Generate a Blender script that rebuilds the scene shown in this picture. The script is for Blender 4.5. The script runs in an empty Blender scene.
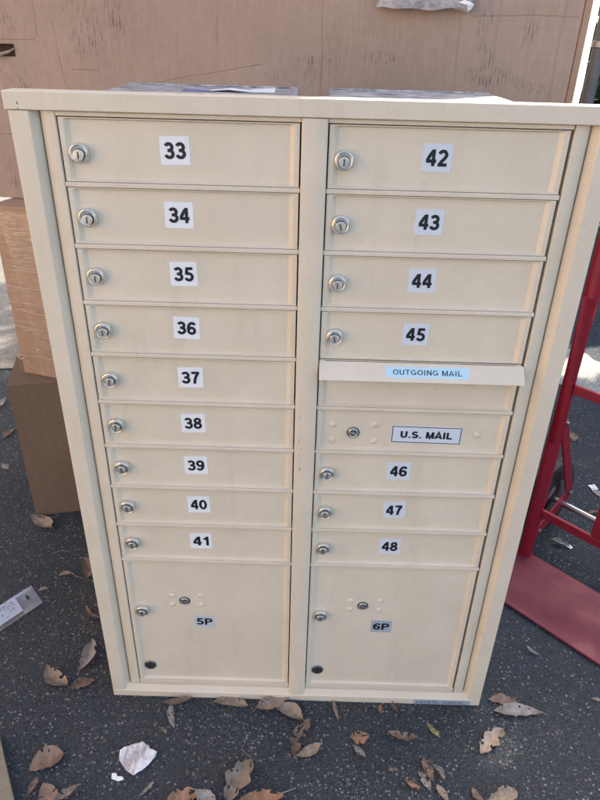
import bpy, bmesh, math, random
from mathutils import Vector, Matrix, noise
random.seed(7)
R = math.radians
scene = bpy.context.scene
col = scene.collection

# ---------------------------------------------------------------- camera
cam_data = bpy.data.cameras.new('camera')
cam = bpy.data.objects.new('camera', cam_data)
col.objects.link(cam)
cam_data.sensor_fit = 'HORIZONTAL'
cam_data.sensor_width = 36.0
cam_data.lens = 644.0 / 600.0 * 36.0
cam_data.clip_start = 0.02
cam_data.clip_end = 500.0
_rt = Vector((0.99959485, 0.01554892, 0.02384042)).normalized()
_fw = Vector((-0.00185298, 0.87137048, -0.49062210)).normalized()
_up = _rt.cross(_fw).normalized()
_rt = _fw.cross(_up).normalized()
cam.matrix_world = Matrix((( _rt.x, _up.x, -_fw.x, 0.34239998),
                           ( _rt.y, _up.y, -_fw.y, -0.9428636),
                           ( _rt.z, _up.z, -_fw.z, 1.30746928),
                           (0, 0, 0, 1)))
scene.camera = cam

# ---------------------------------------------------------------- sky, sun, exposure
SUN_AZ, SUN_EL = 45.0, 35.0        # clockwise from +Y, height above the horizon
world = bpy.data.worlds.new('World')
scene.world = world
world.use_nodes = True
wn, wl = world.node_tree.nodes, world.node_tree.links
wn.clear()
w_out = wn.new('ShaderNodeOutputWorld')
w_bg = wn.new('ShaderNodeBackground')
w_sky = wn.new('ShaderNodeTexSky')
w_sky.sky_type = 'NISHITA'
w_sky.sun_disc = False
w_sky.sun_elevation = R(SUN_EL)
w_sky.sun_rotation = R(SUN_AZ)
w_sky.air_density = 1.0
w_sky.dust_density = 4.0
w_sky.ozone_density = 0.6
w_bg.inputs['Strength'].default_value = 0.15
wl.new(w_sky.outputs[0], w_bg.inputs['Color'])
wl.new(w_bg.outputs[0], w_out.inputs['Surface'])

sun_data = bpy.data.lights.new('sun', 'SUN')
sun = bpy.data.objects.new('sun', sun_data)
col.objects.link(sun)
sun_data.energy = 4.5
sun_data.angle = R(0.5)
sun_data.color = (1.0, 0.90, 0.76)
SUN_DIR = Vector((math.sin(R(SUN_AZ)) * math.cos(R(SUN_EL)), math.cos(R(SUN_AZ)) * math.cos(R(SUN_EL)), math.sin(R(SUN_EL))))
sun.rotation_euler = SUN_DIR.to_track_quat('Z', 'Y').to_euler()
sun.location = SUN_DIR * 30

scene.view_settings.view_transform = 'Standard'
scene.view_settings.look = 'None'
scene.view_settings.gamma = 1.0
scene.view_settings.exposure = 1.82
scene.render.engine = 'CYCLES'
scene.cycles.max_bounces = 8
scene.cycles.use_denoising = True

# ---------------------------------------------------------------- helpers
class MB:
    """collects faces for ONE mesh"""
    def __init__(self):
        self.v, self.f, self.m = [], [], []
    def add(self, verts, faces, mat=0):
        o = len(self.v)
        self.v += [tuple(p) for p in verts]
        self.f += [tuple(i + o for i in fc) for fc in faces]
        self.m += [mat] * len(faces)
    def box(self, x0, x1, y0, y1, z0, z1, mat=0, M=None):
        vs = [Vector(p) for p in ((x0,y0,z0),(x1,y0,z0),(x1,y1,z0),(x0,y1,z0),(x0,y0,z1),(x1,y0,z1),(x1,y1,z1),(x0,y1,z1))]
        if M is not None: vs = [M @ p for p in vs]
        self.add(vs, [(0,3,2,1),(4,5,6,7),(0,1,5,4),(1,2,6,5),(2,3,7,6),(3,0,4,7)], mat)
    def prism(self, poly, a, b, axis='z', mat=0):
        """poly of 2-D points extruded along axis from a to b"""
        n = len(poly)
        def P(u, v, w): return (u, v, w) if axis == 'z' else ((w, u, v) if axis == 'x' else (u, w, v))
        vs = [P(u, v, a) for u, v in poly] + [P(u, v, b) for u, v in poly]
        fs = [tuple(range(n))[::-1], tuple(range(n, 2*n))] + [(i, (i+1) % n, n + (i+1) % n, n + i) for i in range(n)]
        self.add(vs, fs, mat)
    def lathe(self, prof, c, n=28, mat=0, cz=0.0, axis=Vector((0, -1, 0))):
        """prof = (radius, height) from base to tip; height runs along axis"""
        q = Vector((0, 0, 1)).rotation_difference(axis)
        vs, fs = [], []
        for r, h in prof:
            for k in range(n):
                a = 2 * math.pi * k / n
                vs.append(Vector(c) + q @ Vector((r * math.cos(a), r * math.sin(a), h)))
        for i in range(len(prof) - 1):
            for k in range(n):
                k2 = (k + 1) % n
                fs.append((i*n + k, i*n + k2, (i+1)*n + k2, (i+1)*n + k))
        fs.append(tuple(range((len(prof)-1)*n, len(prof)*n)))
        self.add(vs, fs, mat)
    def tube(self, pts, r, n=10, mat=0, closed=False):
        pts = [Vector(p) for p in pts]
        rs = r if isinstance(r, (list, tuple)) else [r] * len(pts)
        vs, fs = [], []
        ref = Vector((0, 0, 1))
        for i, p in enumerate(pts):
            if closed: t = (pts[(i+1) % len(pts)] - pts[i-1])
            else: t = pts[min(i+1, len(pts)-1)] - pts[max(i-1, 0)]
            t.normalize()
            s = t.cross(ref)
            if s.length < 1e-3: s = t.cross(Vector((1, 0, 0)))
            s.normalize(); u = s.cross(t)
            for k in range(n):
                a = 2 * math.pi * k / n
                vs.append(p + (s * math.cos(a) + u * math.sin(a)) * rs[i])
        m = len(pts)
        for i in range(m if closed else m - 1):
            j = (i + 1) % m
            for k in range(n):
                k2 = (k + 1) % n
                fs.append((i*n + k, i*n + k2, j*n + k2, j*n + k))
        if not closed:
            fs.append(tuple(range(n))[::-1]); fs.append(tuple(range((m-1)*n, m*n)))
        self.add(vs, fs, mat)
    def build(self, name, mats, parent=None, smooth=False, bevel=0.0, segs=2, fixn=True):
        me = bpy.data.meshes.new(name)
        me.from_pydata(self.v, [], self.f)
        for m in (mats if isinstance(mats, (list, tuple)) else [mats]): me.materials.append(m)
        me.polygons.foreach_set('material_index', self.m)
        if fixn:
            bm = bmesh.new(); bm.from_mesh(me); bmesh.ops.recalc_face_normals(bm, faces=bm.faces); bm.to_mesh(me); bm.free()
        if smooth:
            me.shade_smooth()
            if hasattr(me, 'set_sharp_from_angle'): me.set_sharp_from_angle(angle=R(38))
        me.update()
        return link(name, me, parent, bevel, segs)

def link(name, me, parent=None, bevel=0.0, segs=2):
    o = bpy.data.objects.new(name, me)
    col.objects.link(o)
    if parent is not None: o.parent = parent
    if bevel > 0:
        b = o.modifiers.new('bevel', 'BEVEL'); b.width = bevel; b.segments = segs; b.limit_method = 'ANGLE'; b.angle_limit = R(40)
    return o

def tag(o, label=None, cat=None, group=None, kind=None):
    if label: o['label'] = label
    if cat: o['category'] = cat
    if group: o['group'] = group
    if kind: o['kind'] = kind
    return o

def empty(name, loc=(0, 0, 0), rz=0.0):
    o = bpy.data.objects.new(name, None)
    o.empty_display_size = 0.05
    o.location = loc; o.rotation_euler = (0, 0, rz)
    col.objects.link(o)
    return o

# ---------------------------------------------------------------- materials
class NT:
    def __init__(self, name):
        self.mat = bpy.data.materials.new(name); self.mat.use_nodes = True
        self.n, self.l = self.mat.node_tree.nodes, self.mat.node_tree.links
        self.n.clear()
        self.out = self.n.new('ShaderNodeOutputMaterial')
        self.b = self.n.new('ShaderNodeBsdfPrincipled')
        self.l.new(self.b.outputs[0], self.out.inputs['Surface'])
        self.tc = self.n.new('ShaderNodeTexCoord')
    def set(self, k, v):
        if hasattr(v, 'is_linked') or hasattr(v, 'links'): self.l.new(v, self.b.inputs[k])
        else: self.b.inputs[k].default_value = v
        return self
    def mapping(self, scale=(1,1,1), rot=(0,0,0), loc=(0,0,0)):
        m = self.n.new('ShaderNodeMapping'); m.inputs['Scale'].default_value = scale
        m.inputs['Rotation'].default_value = rot; m.inputs['Location'].default_value = loc
        self.l.new(self.tc.outputs['Object'], m.inputs['Vector']); return m.outputs[0]
    def noise(self, scale, detail=3, rough=.55, vec=None, dist=0.0):
        t = self.n.new('ShaderNodeTexNoise'); t.inputs['Scale'].default_value = scale
        t.inputs['Detail'].default_value = detail; t.inputs['Roughness'].default_value = rough
        t.inputs['Distortion'].default_value = dist
        self.l.new(vec if vec is not None else self.tc.outputs['Object'], t.inputs['Vector']); return t.outputs['Fac']
    def voronoi(self, scale, feature='F1', vec=None, out='Distance', rnd=1.0):
        t = self.n.new('ShaderNodeTexVoronoi'); t.feature = feature; t.inputs['Scale'].default_value = scale
        t.inputs['Randomness'].default_value = rnd
        self.l.new(vec if vec is not None else self.tc.outputs['Object'], t.inputs['Vector']); return t.outputs[out]
    def ramp(self, fac, stops, interp='LINEAR'):
        r = self.n.new('ShaderNodeValToRGB'); r.color_ramp.interpolation = interp
        el = r.color_ramp.elements
        while len(el) < len(stops): el.new(0.5)
        for e, (p, c) in zip(el, stops):
            e.position = p; e.color = (c, c, c, 1) if isinstance(c, (int, float)) else tuple(c) + ((1,) if len(c) == 3 else ())
        self.l.new(fac, r.inputs[0]); return r.outputs[0]
    def mix(self, fac, a, b, mode='MIX'):
        m = self.n.new('ShaderNodeMix'); m.data_type = 'RGBA'; m.blend_type = mode
        for s, v in ((m.inputs[0], fac), (m.inputs[6], a), (m.inputs[7], b)):
            if hasattr(v, 'links'): self.l.new(v, s)
            else: s.default_value = v if isinstance(v, (int, float)) else (tuple(v) + ((1,) if len(v) == 3 else ()))
        return m.outputs[2]
    def math(self, op, a, b=0.0, c=None, clamp=False):
        m = self.n.new('ShaderNodeMath'); m.operation = op; m.use_clamp = clamp
        for s, v in zip(m.inputs, (a, b) if c is None else (a, b, c)):
            if hasattr(v, 'links'): self.l.new(v, s)
            else: s.default_value = v
        return m.outputs[0]
    def xyz(self, vec=None):
        s = self.n.new('ShaderNodeSeparateXYZ'); self.l.new(vec if vec is not None else self.tc.outputs['Object'], s.inputs[0]); return s.outputs
    def bump(self, h, strength=.3, dist=.001, prev=None):
        b = self.n.new('ShaderNodeBump'); b.inputs['Strength'].default_value = strength; b.inputs['Distance'].default_value = dist
        self.l.new(h, b.inputs['Height'])
        if prev is not None: self.l.new(prev, b.inputs['Normal'])
        self.l.new(b.outputs[0], self.b.inputs['Normal']); return b.outputs[0]

def simple(name, c, rough=.5, metal=0.0, **kw):
    t = NT(name); t.set('Base Color', tuple(c) + (1,)).set('Roughness', rough).set('Metallic', metal)
    for k, v in kw.items(): t.set(k.replace('_', ' '), v)
    return t.mat

def m_paint():
    t = NT('cream_powder_coat')
    v = t.noise(9, 3); d = t.noise(70, 3, .6)
    c = t.mix(t.ramp(v, [(.35, 0), (.7, 1)]), (.695, .605, .468), (.745, .652, .515))
    sp = t.noise(330, 2, .6)  # fine speckle: powder-coat glints painted into the colour
    c = t.mix(t.ramp(sp, [(.36, .06), (.48, 0)]), c, (.42, .34, .25))
    c = t.mix(t.ramp(sp, [(.58, 0), (.72, .22)]), c, (.80, .73, .62))
    # grime streaks and tiny chips
    g = t.noise(5, 5, .7, t.mapping((3, 3, .6)))
    c = t.mix(t.ramp(g, [(.56, 0), (.75, .22)]), c, (.44, .36, .27))
    chip = t.noise(140, 2, .5, t.mapping((1, 1, .45)))
    area = t.noise(7, 2, .5, t.mapping((1, 1, 1), loc=(3.1, 0, .2)))
    cm = t.math('MULTIPLY', t.ramp(chip, [(.73, 0), (.76, .7)]), t.ramp(area, [(.62, 0), (.70, 1)]))
    c = t.mix(cm, c, (.16, .13, .11))
    t.set('Base Color', c)
    t.set('Roughness', t.ramp(d, [(.3, .27), (.7, .42)]))
    t.set('Specular IOR Level', .5)
    h = t.noise(900, 2, .5); h2 = t.noise(330, 2, .6)
    hh = t.math('ADD', h, t.math('MULTIPLY', h2, 1.6))
    t.bump(hh, .5, .0006)
    return t.mat

def m_galv():
    t = NT('galvanised_steel')
    v = t.voronoi(60, out='Color'); s = t.noise(22, 5, .7, t.mapping((1, 3, 1)))
    c = t.mix(t.ramp(s, [(.42, 0), (.60, 1)]), (.22, .225, .24), (.72, .73, .74))
    t.set('Base Color', c).set('Metallic', .25).set('Roughness', t.ramp(s, [(.3, .22), (.7, .5)]))
    t.bump(t.noise(70, 5, .7), .8, .003)
    return t.mat

def m_lock():
    t = NT('nickel_lock')
    n1 = t.noise(180, 2, .5)
    t.set('Base Color', t.mix(n1, (.62, .60, .55), (.86, .84, .78))).set('Metallic', .85).set('Roughness', t.ramp(n1, [(.3, .22), (.7, .40)]))
    t.bump(n1, .08, .0004)
    return t.mat

def m_board(name, c0, c1, scuffs=(), creases=(), stain=(), flute=.35, fl_scale=150.0):
    """corrugated cardboard; scuffs = ellipses (x, z, rx, rz) on the front face, creases = (a, b, d, w): lines a*x + b*z = d"""
    t = NT(name)
    big = t.noise(2.2, 4, .6); fine = t.noise(60, 4, .6); fib = t.noise(25, 3, .6, t.mapping((6, 6, .5)))
    c = t.mix(t.ramp(big, [(.35, 0), (.68, 1)]), c0, c1)
    c = t.mix(t.math('MULTIPLY', t.ramp(fine, [(.4, 0), (.75, 1)]), .22), c, tuple(x * .62 for x in c0))
    c = t.mix(t.math('MULTIPLY', t.ramp(fib, [(.45, 0), (.7, 1)]), .18), c, tuple(min(1, x * 1.35) for x in c1))
    X = t.xyz()
    # printed flute pattern: fine vertical ribs show through the liner
    wv = t.math('SINE', t.math('MULTIPLY', X['X'], fl_scale * 6.28))
    h = t.math('ADD', t.math('MULTIPLY', wv, .12 * flute), t.math('MULTIPLY', fine, .5))
    h = t.math('ADD', h, t.math('MULTIPLY', big, 3.0))
    if scuffs:
        st = t.noise(55, 4, .75, t.mapping((2.6, 1, .75)))
        hard = t.ramp(st, [(.46, 0), (.60, 1)])
        rib = t.ramp(t.math('SINE', t.math('MULTIPLY', X['X'], 6.28 * 130)), [(.05, .25), (.7, 1)])
        tot = None
        for (sx, sz, rx, rz, sl) in scuffs:
            xx = t.math('ADD', X['X'], t.math('MULTIPLY', t.math('SUBTRACT', X['Z'], sz), sl))
            dx = t.math('MULTIPLY', t.math('SUBTRACT', xx, sx), 1 / rx)
            dz = t.math('MULTIPLY', t.math('SUBTRACT', X['Z'], sz), 1 / rz)
            r2 = t.math('ADD', t.math('MULTIPLY', dx, dx), t.math('MULTIPLY', dz, dz))
            e = t.math('SUBTRACT', 1.0, r2, clamp=True)
            tot = e if tot is None else t.math('MAXIMUM', tot, e)
        wob = t.noise(14, 3)
        msk = t.math('MULTIPLY', t.math('MULTIPLY', t.ramp(tot, [(0, 0), (.7, 1)]), hard), t.ramp(wob, [(.38, .15), (.6, 1)]))
        msk = t.math('MULTIPLY', msk, rib)
        c = t.mix(t.math('MULTIPLY', msk, .7), c, (.055, .047, .045))
    for (x0, z0, x1, z1, w) in creases:
        n_ = t.math('MULTIPLY', t.math('SUBTRACT', t.noise(9, 3), .5), .012)
        vert = abs(z1 - z0) > abs(x1 - x0)
        (A, B, a0, b0, a1, b1) = (X['X'], X['Z'], x0, z0, x1, z1) if vert else (X['Z'], X['X'], z0, x0, z1, x1)
        k = (a1 - a0) / (b1 - b0)
        L = t.math('SUBTRACT', t.math('SUBTRACT', A, a0), t.math('MULTIPLY', t.math('SUBTRACT', B, b0), k))
        L = t.math('ADD', L, n_)
        m_ = t.math('SUBTRACT', 1.0, t.math('MULTIPLY', t.math('ABSOLUTE', L), 1 / w), clamp=True)
        lo, hi = min(b0, b1), max(b0, b1)
        win = t.math('MULTIPLY', t.math('GREATER_THAN', B, lo), t.math('LESS_THAN', B, hi))
        m_ = t.math('MULTIPLY', m_, win)
        h = t.math('SUBTRACT', h, t.math('MULTIPLY', m_, 1.0))
        c = t.mix(t.math('MULTIPLY', m_, .12), c, tuple(x * .45 for x in c0))
    t.set('Base Color', c).set('Roughness', .82).set('Specular IOR Level', .25)
    t.bump(h, .55, .0022)
    return t.mat

def m_asphalt(name='asphalt', b0=(.008, .012, .018), b1=(.023, .030, .040), b2=(.050, .062, .076), k=1.0):
    t = NT(name)
    nv = t.noise(240, 2, .5)
    v1 = t.voronoi(150, out='Distance'); r1 = t.voronoi(150, out='Color')
    v2 = t.voronoi(480, out='Distance'); r2 = t.voronoi(480, out='Color')
    big = t.noise(3.5, 4, .6); mid = t.noise(34, 5, .7); fine = t.noise(900, 3, .8); grit = t.noise(420, 4, .8)
    base = t.mix(t.ramp(big, [(.35, 0), (.65, 1)]), b0, b1)
    base = t.mix(t.ramp(mid, [(.45, 0), (.7, .7)]), base, b2)
    base = t.mix(t.ramp(t.noise(190, 4, .75), [(.40, 0), (.62, .8)]), base, b2)
    base = t.mix(t.ramp(t.noise(120, 3, .7), [(.36, .8), (.48, 0)]), base, tuple(x * .4 for x in b0))
    base = t.mix(t.ramp(grit, [(.50, 0), (.66, .85)]), base, tuple(x * 3.0 * k for x in b2))
    def xr(cn, ch):
        s = t.n.new('ShaderNodeSeparateColor'); t.l.new(cn, s.inputs[0]); return s.outputs[ch]
    # aggregate: cells take their own tone, a few pale ones stand out, edges broken by noise
    cut = t.math('ADD', v1, t.math('MULTIPLY', t.math('SUBTRACT', nv, .5), .9))
    st1 = t.math('MULTIPLY', t.ramp(xr(r1, 0), [(.78, 0), (.86, 1)]), t.ramp(cut, [(.30, 1), (.46, 0)]))
    st2 = t.math('MULTIPLY', t.ramp(xr(r2, 0), [(.74, 0), (.95, .9)]), t.ramp(v2, [(.30, 1), (.5, 0)]))
    tint = t.mix(xr(r1, 1), tuple(x * k for x in (.07, .07, .075)), tuple(x * k for x in (.34, .36, .38)))
    c = t.mix(st1, base, tint)
    c = t.mix(st2, c, tuple(x * k for x in (.17, .175, .185)))
    dust = t.math('MULTIPLY', t.ramp(t.noise(1.6, 5, .7), [(.48, 0), (.72, 1)]), t.ramp(t.noise(160, 3, .7), [(.42, 0), (.62, 1)]))
    c = t.mix(t.math('MULTIPLY', dust, .35), c, (.13, .12, .11))
    t.set('Base Color', c).set('Roughness', .8).set('Specular IOR Level', .35)
    h = t.math('ADD', t.math('MULTIPLY', v1, -1.0), t.math('ADD', t.math('MULTIPLY', v2, -.5), t.math('MULTIPLY', fine, .6)))
    h = t.math('ADD', h, t.math('MULTIPLY', mid, .8))
    t.bump(h, 1.0, .005)
    return t.mat

def m_leaf(name, c0, c1, spot=(.10, .06, .04)):
    t = NT(name)
    n1 = t.noise(55, 5, .75); sp = t.noise(150, 3, .7)
    c = t.mix(t.ramp(n1, [(.35, 0), (.65, 1)]), c0, c1)
    c = t.mix(t.ramp(sp, [(.62, 0), (.70, .8)]), c, spot)
    # side veins from the leaf's own uv
    uv = t.n.new('ShaderNodeSeparateXYZ'); t.l.new(t.tc.outputs['UV'], uv.inputs[0])
    side = t.math('ABSOLUTE', t.math('SUBTRACT', uv.outputs[1], .5))
    vein = t.math('SINE', t.math('MULTIPLY', t.math('SUBTRACT', uv.outputs[0], t.math('MULTIPLY', side, .55)), 70.0))
    vm = t.ramp(vein, [(.86, 0), (1.0, 1)])
    mid = t.ramp(side, [(.0, 1), (.035, 0)])
    vv = t.math('MAXIMUM', t.math('MULTIPLY', vm, .45), mid)
    c = t.mix(t.math('MULTIPLY', vv, .5), c, tuple(min(1, x * 1.5) for x in c1))
    br = t.noise(26, 4, .7); c = t.mix(t.ramp(br, [(.40, .55), (.56, 0)]), c, tuple(x * .45 for x in c0))
    t.set('Base Color', c).set('Roughness', .62).set('Specular IOR Level', .3)
    t.bump(t.math('ADD', t.math('MULTIPLY', vv, .5), n1), .5, .0012)
    return t.mat

def m_red(name, c, dirt, rough=.38, amt=.5):
    t = NT(name)
    n1 = t.noise(14, 5, .65); sc = t.noise(90, 3, .7, t.mapping((1, 1, .3)))
    cc = t.mix(t.math('MULTIPLY', t.ramp(n1, [(.4, 0), (.75, 1)]), amt), c, dirt)
    cc = t.mix(t.ramp(sc, [(.66, 0), (.74, .5)]), cc, (.12, .07, .06))
    fn = t.noise(60, 6, .8); cc = t.mix(t.ramp(fn, [(.63, 0), (.68, .55)]), cc, (.20, .15, .14))
    t.set('Base Color', cc).set('Roughness', t.ramp(n1, [(.3, rough), (.7, rough + .2)]))
    t.bump(t.noise(250, 3, .6), .15, .0006)
    return t.mat

PAINT = m_paint(); GALV = m_galv(); LOCK = m_lock()
DARK = simple('dark_slot', (.012, .012, .014), .6)
DARKSTEEL = simple('dark_steel', (.20, .20, .21), .33, .9)
STICKER = simple('white_sticker', (.82, .84, .86), .42)
BLUEST = simple('pale_blue_sticker', (.50, .70, .80), .4)
GREYST = simple('grey_blue_sticker', (.38, .42, .48), .4)
INK = simple('black_ink', (.008, .008, .012), .45)
ASPHALT = m_asphalt()
SUNPALE = m_asphalt('sunlit_pale_asphalt', (.09, .088, .082), (.15, .145, .135), (.22, .21, .19), 1.0)  # paler asphalt, sunlit brightness put into its colour
BIGB = m_board('scuffed_cardboard', (.355, .258, .20), (.415, .31, .25),
    scuffs=[(1.07, .40, .035, .10, .25), (1.12, .36, .025, .12, .2), (1.165, .44, .03, .10, .15), (.905, .29, .045, .09, .12), (.915, .30, .018, .06, .12), (1.59, .305, .075, .028, -.6), (1.66, .36, .02, .06, .1), (1.975, .385, .022, .085, .15), (1.76, .345, .045, .014, 0), (1.62, .335, .06, .012, 0), (2.09, .29, .045, .022, .8), (.86, .06, .03, .05, 0), (2.0, .31, .07, .03, .7), (2.06, .40, .02, .05, .1), (.89, .39, .05, .03, .0)],
    creases=[(.978, .60, .978, .365, .0035), (.80, .356, .972, .358, .003), (1.634, .9, 1.631, .05, .003), (1.918, .425, 1.926, .10, .003), (1.99, 1.2, 1.997, .1, .003), (1.939, .424, 2.15, .427, .003), (1.018, .40, 1.05, .12, .004), (1.05, .301, 1.12, .300, .003), (.78, .15, .92, .154, .003), (2.12, .1, 2.13, 1.3, .003), (1.40, .36, 1.43, .9, .003), (1.2, .27, 1.5, .325, .0015)], fl_scale=140)
LOWB = m_board('brown_cardboard', (.175, .120, .085), (.215, .148, .105), flute=.2)
WRAPB = m_board('tan_cardboard', (.36, .235, .165), (.43, .285, .20), flute=.3)
BOARDIN = simple('torn_cardboard', (.40, .36, .33), .9)
RED = m_red('red_paint', (.29, .007, .022), (.16, .016, .028), .34, .5)
PLATE = m_red('worn_sky_tinted_red', (.17, .016, .036), (.12, .022, .036), .5, .8)  # worn red with the mauve sky reflection mixed into its colour
RUBBER = simple('black_rubber', (.02, .02, .022), .7)
CHROME = simple('steel_rim', (.45, .45, .46), .3, 1.0)
LEAFM = {
 'pale': m_leaf('pale_dry_leaf', (.20, .155, .115), (.27, .215, .165)),
 'grey': m_leaf('grey_dry_leaf', (.22, .20, .18), (.31, .285, .26)),
 'brown': m_leaf('brown_dry_leaf', (.14, .095, .07), (.21, .145, .11)),
 'rust': m_leaf('rusty_dry_leaf', (.19, .125, .088), (.26, .175, .13)),
 'tan': m_leaf('tan_dry_leaf', (.25, .19, .14), (.33, .26, .20)),
 'orange': m_leaf('orange_dry_leaf', (.27, .145, .08), (.36, .21, .125)),
 'green': m_leaf('yellow_green_dry_leaf', (.26, .215, .09), (.36, .31, .14)),
}


# ================================================================ SETTING
g = MB()
g.add([(-60, -60, 0), (60, -60, 0), (60, 90, 0), (-60, 90, 0)], [(0, 1, 2, 3)])
tag(g.build('ground', ASPHALT, fixn=False), kind='structure')
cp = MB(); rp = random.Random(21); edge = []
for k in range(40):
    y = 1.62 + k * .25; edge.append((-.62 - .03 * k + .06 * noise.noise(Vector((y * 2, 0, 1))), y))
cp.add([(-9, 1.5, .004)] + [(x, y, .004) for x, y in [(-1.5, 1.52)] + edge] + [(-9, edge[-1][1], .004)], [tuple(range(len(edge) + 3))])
tag(cp.build('sun_pale_ground', SUNPALE, fixn=False), kind='structure')  # pale sheet makes the far-left ground read as sunlit
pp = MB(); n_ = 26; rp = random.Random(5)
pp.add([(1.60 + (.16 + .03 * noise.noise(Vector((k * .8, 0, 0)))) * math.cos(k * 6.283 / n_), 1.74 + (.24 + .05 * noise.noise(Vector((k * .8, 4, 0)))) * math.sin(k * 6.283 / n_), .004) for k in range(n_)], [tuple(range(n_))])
tag(pp.build('painted_sun_patch', m_asphalt('painted_sunlight', (.30, .28, .24), (.36, .34, .29), (.42, .40, .34), 1.4), fixn=False), kind='structure')  # pale sheet paints a pool of sunlight onto the asphalt

# stones proud of the asphalt: small chips nobody could count
sb = MB()
rs = random.Random(3)
for i in range(9000):
    if i < 6500: x, y = rs.uniform(-.75, 1.3), rs.uniform(-.42, .75)
    else: x, y = rs.uniform(-1.8, 2.6), rs.uniform(.3, 3.2)
    if i % 9 == 0 and i < 6500:
        cx, cy = rs.choice([(.20, -.09), (.24, -.11), (.45, -.185), (.47, -.2), (.82, -.02), (.85, -.1)])
        x, y = rs.gauss(cx, .035), rs.gauss(cy, .025)
    s = rs.choice([.0010, .0012, .0015, .002, .0024, .0030]) * (1.4 if i >= 6500 else 1)
    a = rs.uniform(0, 6.28); el = rs.uniform(.55, 1.0)
    ring = []
    for k in range(5):
        b = a + k * 1.2566; rr = s * rs.uniform(.7, 1.2)
        ring.append((x + rr * math.cos(b), y + rr * el * math.sin(b), -.0006 if k % 2 else -.0004))
    top = (x + rs.uniform(-.3, .3) * s, y + rs.uniform(-.3, .3) * s, s * rs.uniform(.35, .7))
    sb.add(ring + [top], [(k, (k+1) % 5, 5) for k in range(5)], rs.choice([0, 0, 0, 1, 1, 2]))
st = sb.build('gravel', [simple('light_stone', (.23, .25, .27), .6), simple('grey_stone', (.10, .10, .10), .7), simple('tan_stone', (.17, .13, .10), .7)], fixn=False)
tag(st, 'pale stone chips and grit scattered on the dark asphalt', 'gravel', kind='stuff')

# ---- hedge, right and behind: shades the near ground
def hedge():
    root = empty('hedge', (3.75, 3.75, 0))
    tag(root, 'tall dark green hedge beyond the fence post at the right edge', 'hedge')
    u = Vector((.7071, -.7071, 0)); d = Vector((.7071, .7071, 0))   # along the hedge, and away from the truck
    rr = random.Random(11)
    mb = MB(); tanE = math.tan(R(SUN_EL))
    d0 = 7.5 / 1.4142
    n = 0
    while n < 52000:
        s = rr.uniform(-2.9, 4.6)
        if s < -1.75 and rr.random() < .55 + .5 * noise.noise(Vector((s * 3, 0, 7))): continue
        w = rr.uniform(-.45, .45); z = rr.uniform(.02, 3.95)
        if z > 3.7 + .2 * noise.noise(Vector((s * 1.5, w * 2, 0))): continue
        if abs(w) > .38 + .1 * noise.noise(Vector((s * 2, z * 2, 3))): continue
        zz = z - tanE * w
        if ((s + .14) / .16) ** 2 + ((zz - 2.0) / .17) ** 2 < 1: continue
        n += 1
        P = u * s + d * w + Vector((0, 0, z))
        L = rr.uniform(.08, .15); W = L * .55
        q = Vector((rr.gauss(0, 1), rr.gauss(0, 1), rr.gauss(0, .7))).normalized()
        t = q.orthogonal().normalized(); t.rotate(Matrix.Rotation(rr.uniform(0, 6.28), 3, q))
        b = q.cross(t)
        mb.add([P - t * L * .5, P + b * W * .5 + q * .006, P + t * L * .5, P - b * W * .5 + q * .006], [(0, 1, 2, 3)], rr.choice([0, 0, 1]))
    f0 = NT('hedge_leaf'); f0.set('Base Color', f0.mix(f0.noise(6), (.035, .06, .02), (.07, .11, .035))).set('Roughness', .5)
    f1 = NT('hedge_leaf_dark'); f1.set('Base Color', f1.mix(f1.noise(6), (.02, .04, .02), (.045, .07, .03))).set('Roughness', .5)
    tag(mb.build('foliage', [f0.mat, f1.mat], root, fixn=False), kind='stuff')
    bark = simple('bark', (.09, .07, .055), .9)
    for i in range(9):
        s = -1.6 + i * .72
        P = u * s
        tb = MB()
        tb.tube([P, P + Vector((.03, .02, .9)), P + Vector((-.03, .03, 1.9)), P + Vector((.02, 0, 3.1))], [.05, .042, .03, .012], 8)
        for k in range(4):
            b0 = P + Vector((0, .02, .7 + .6 * k)); dd = u * rr.choice([-.3, .3]) + d * rr.uniform(-.25, .25)
            tb.tube([b0, b0 + dd * .6 + Vector((0, 0, .25)), b0 + dd + Vector((0, 0, .55))], [.022, .014, .006], 6)
        tb.build('trunk', bark, root, smooth=True)
hedge()

# ---- fence post at the right edge
fp = empty('fence_post', (1.333, 1.6, 0))
tag(fp, 'grey steel fence post standing behind the big cardboard box at the right', 'fence post')
pm = MB(); pm.tube([(0, 0, 0), (0, 0, 1.7)], .022, 16)
POSTM = NT('weathered_post'); POSTM.set('Base Color', POSTM.mix(POSTM.noise(12, 5, .7), (.10, .11, .11), (.24, .24, .24))).set('Roughness', .55).set('Metallic', .4)
pm.build('post', POSTM.mat, fp, smooth=True)
pc = MB(); pc.lathe([(.024, 1.70), (.026, 1.705), (.026, 1.725), (.018, 1.745), (.004, 1.755)], (0, 0, 0), 16, axis=Vector((0, 0, 1))); pc.build('cap', POSTM.mat, fp, smooth=True)
for z in (.3, .8, 1.3):
    pb = MB(); pb.lathe([(.0225, z), (.0255, z + .002), (.0255, z + .02), (.0225, z + .022)], (0, 0, 0), 16, axis=Vector((0, 0, 1))); pb.build('clamp_band', CHROME, fp, smooth=True)

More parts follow.
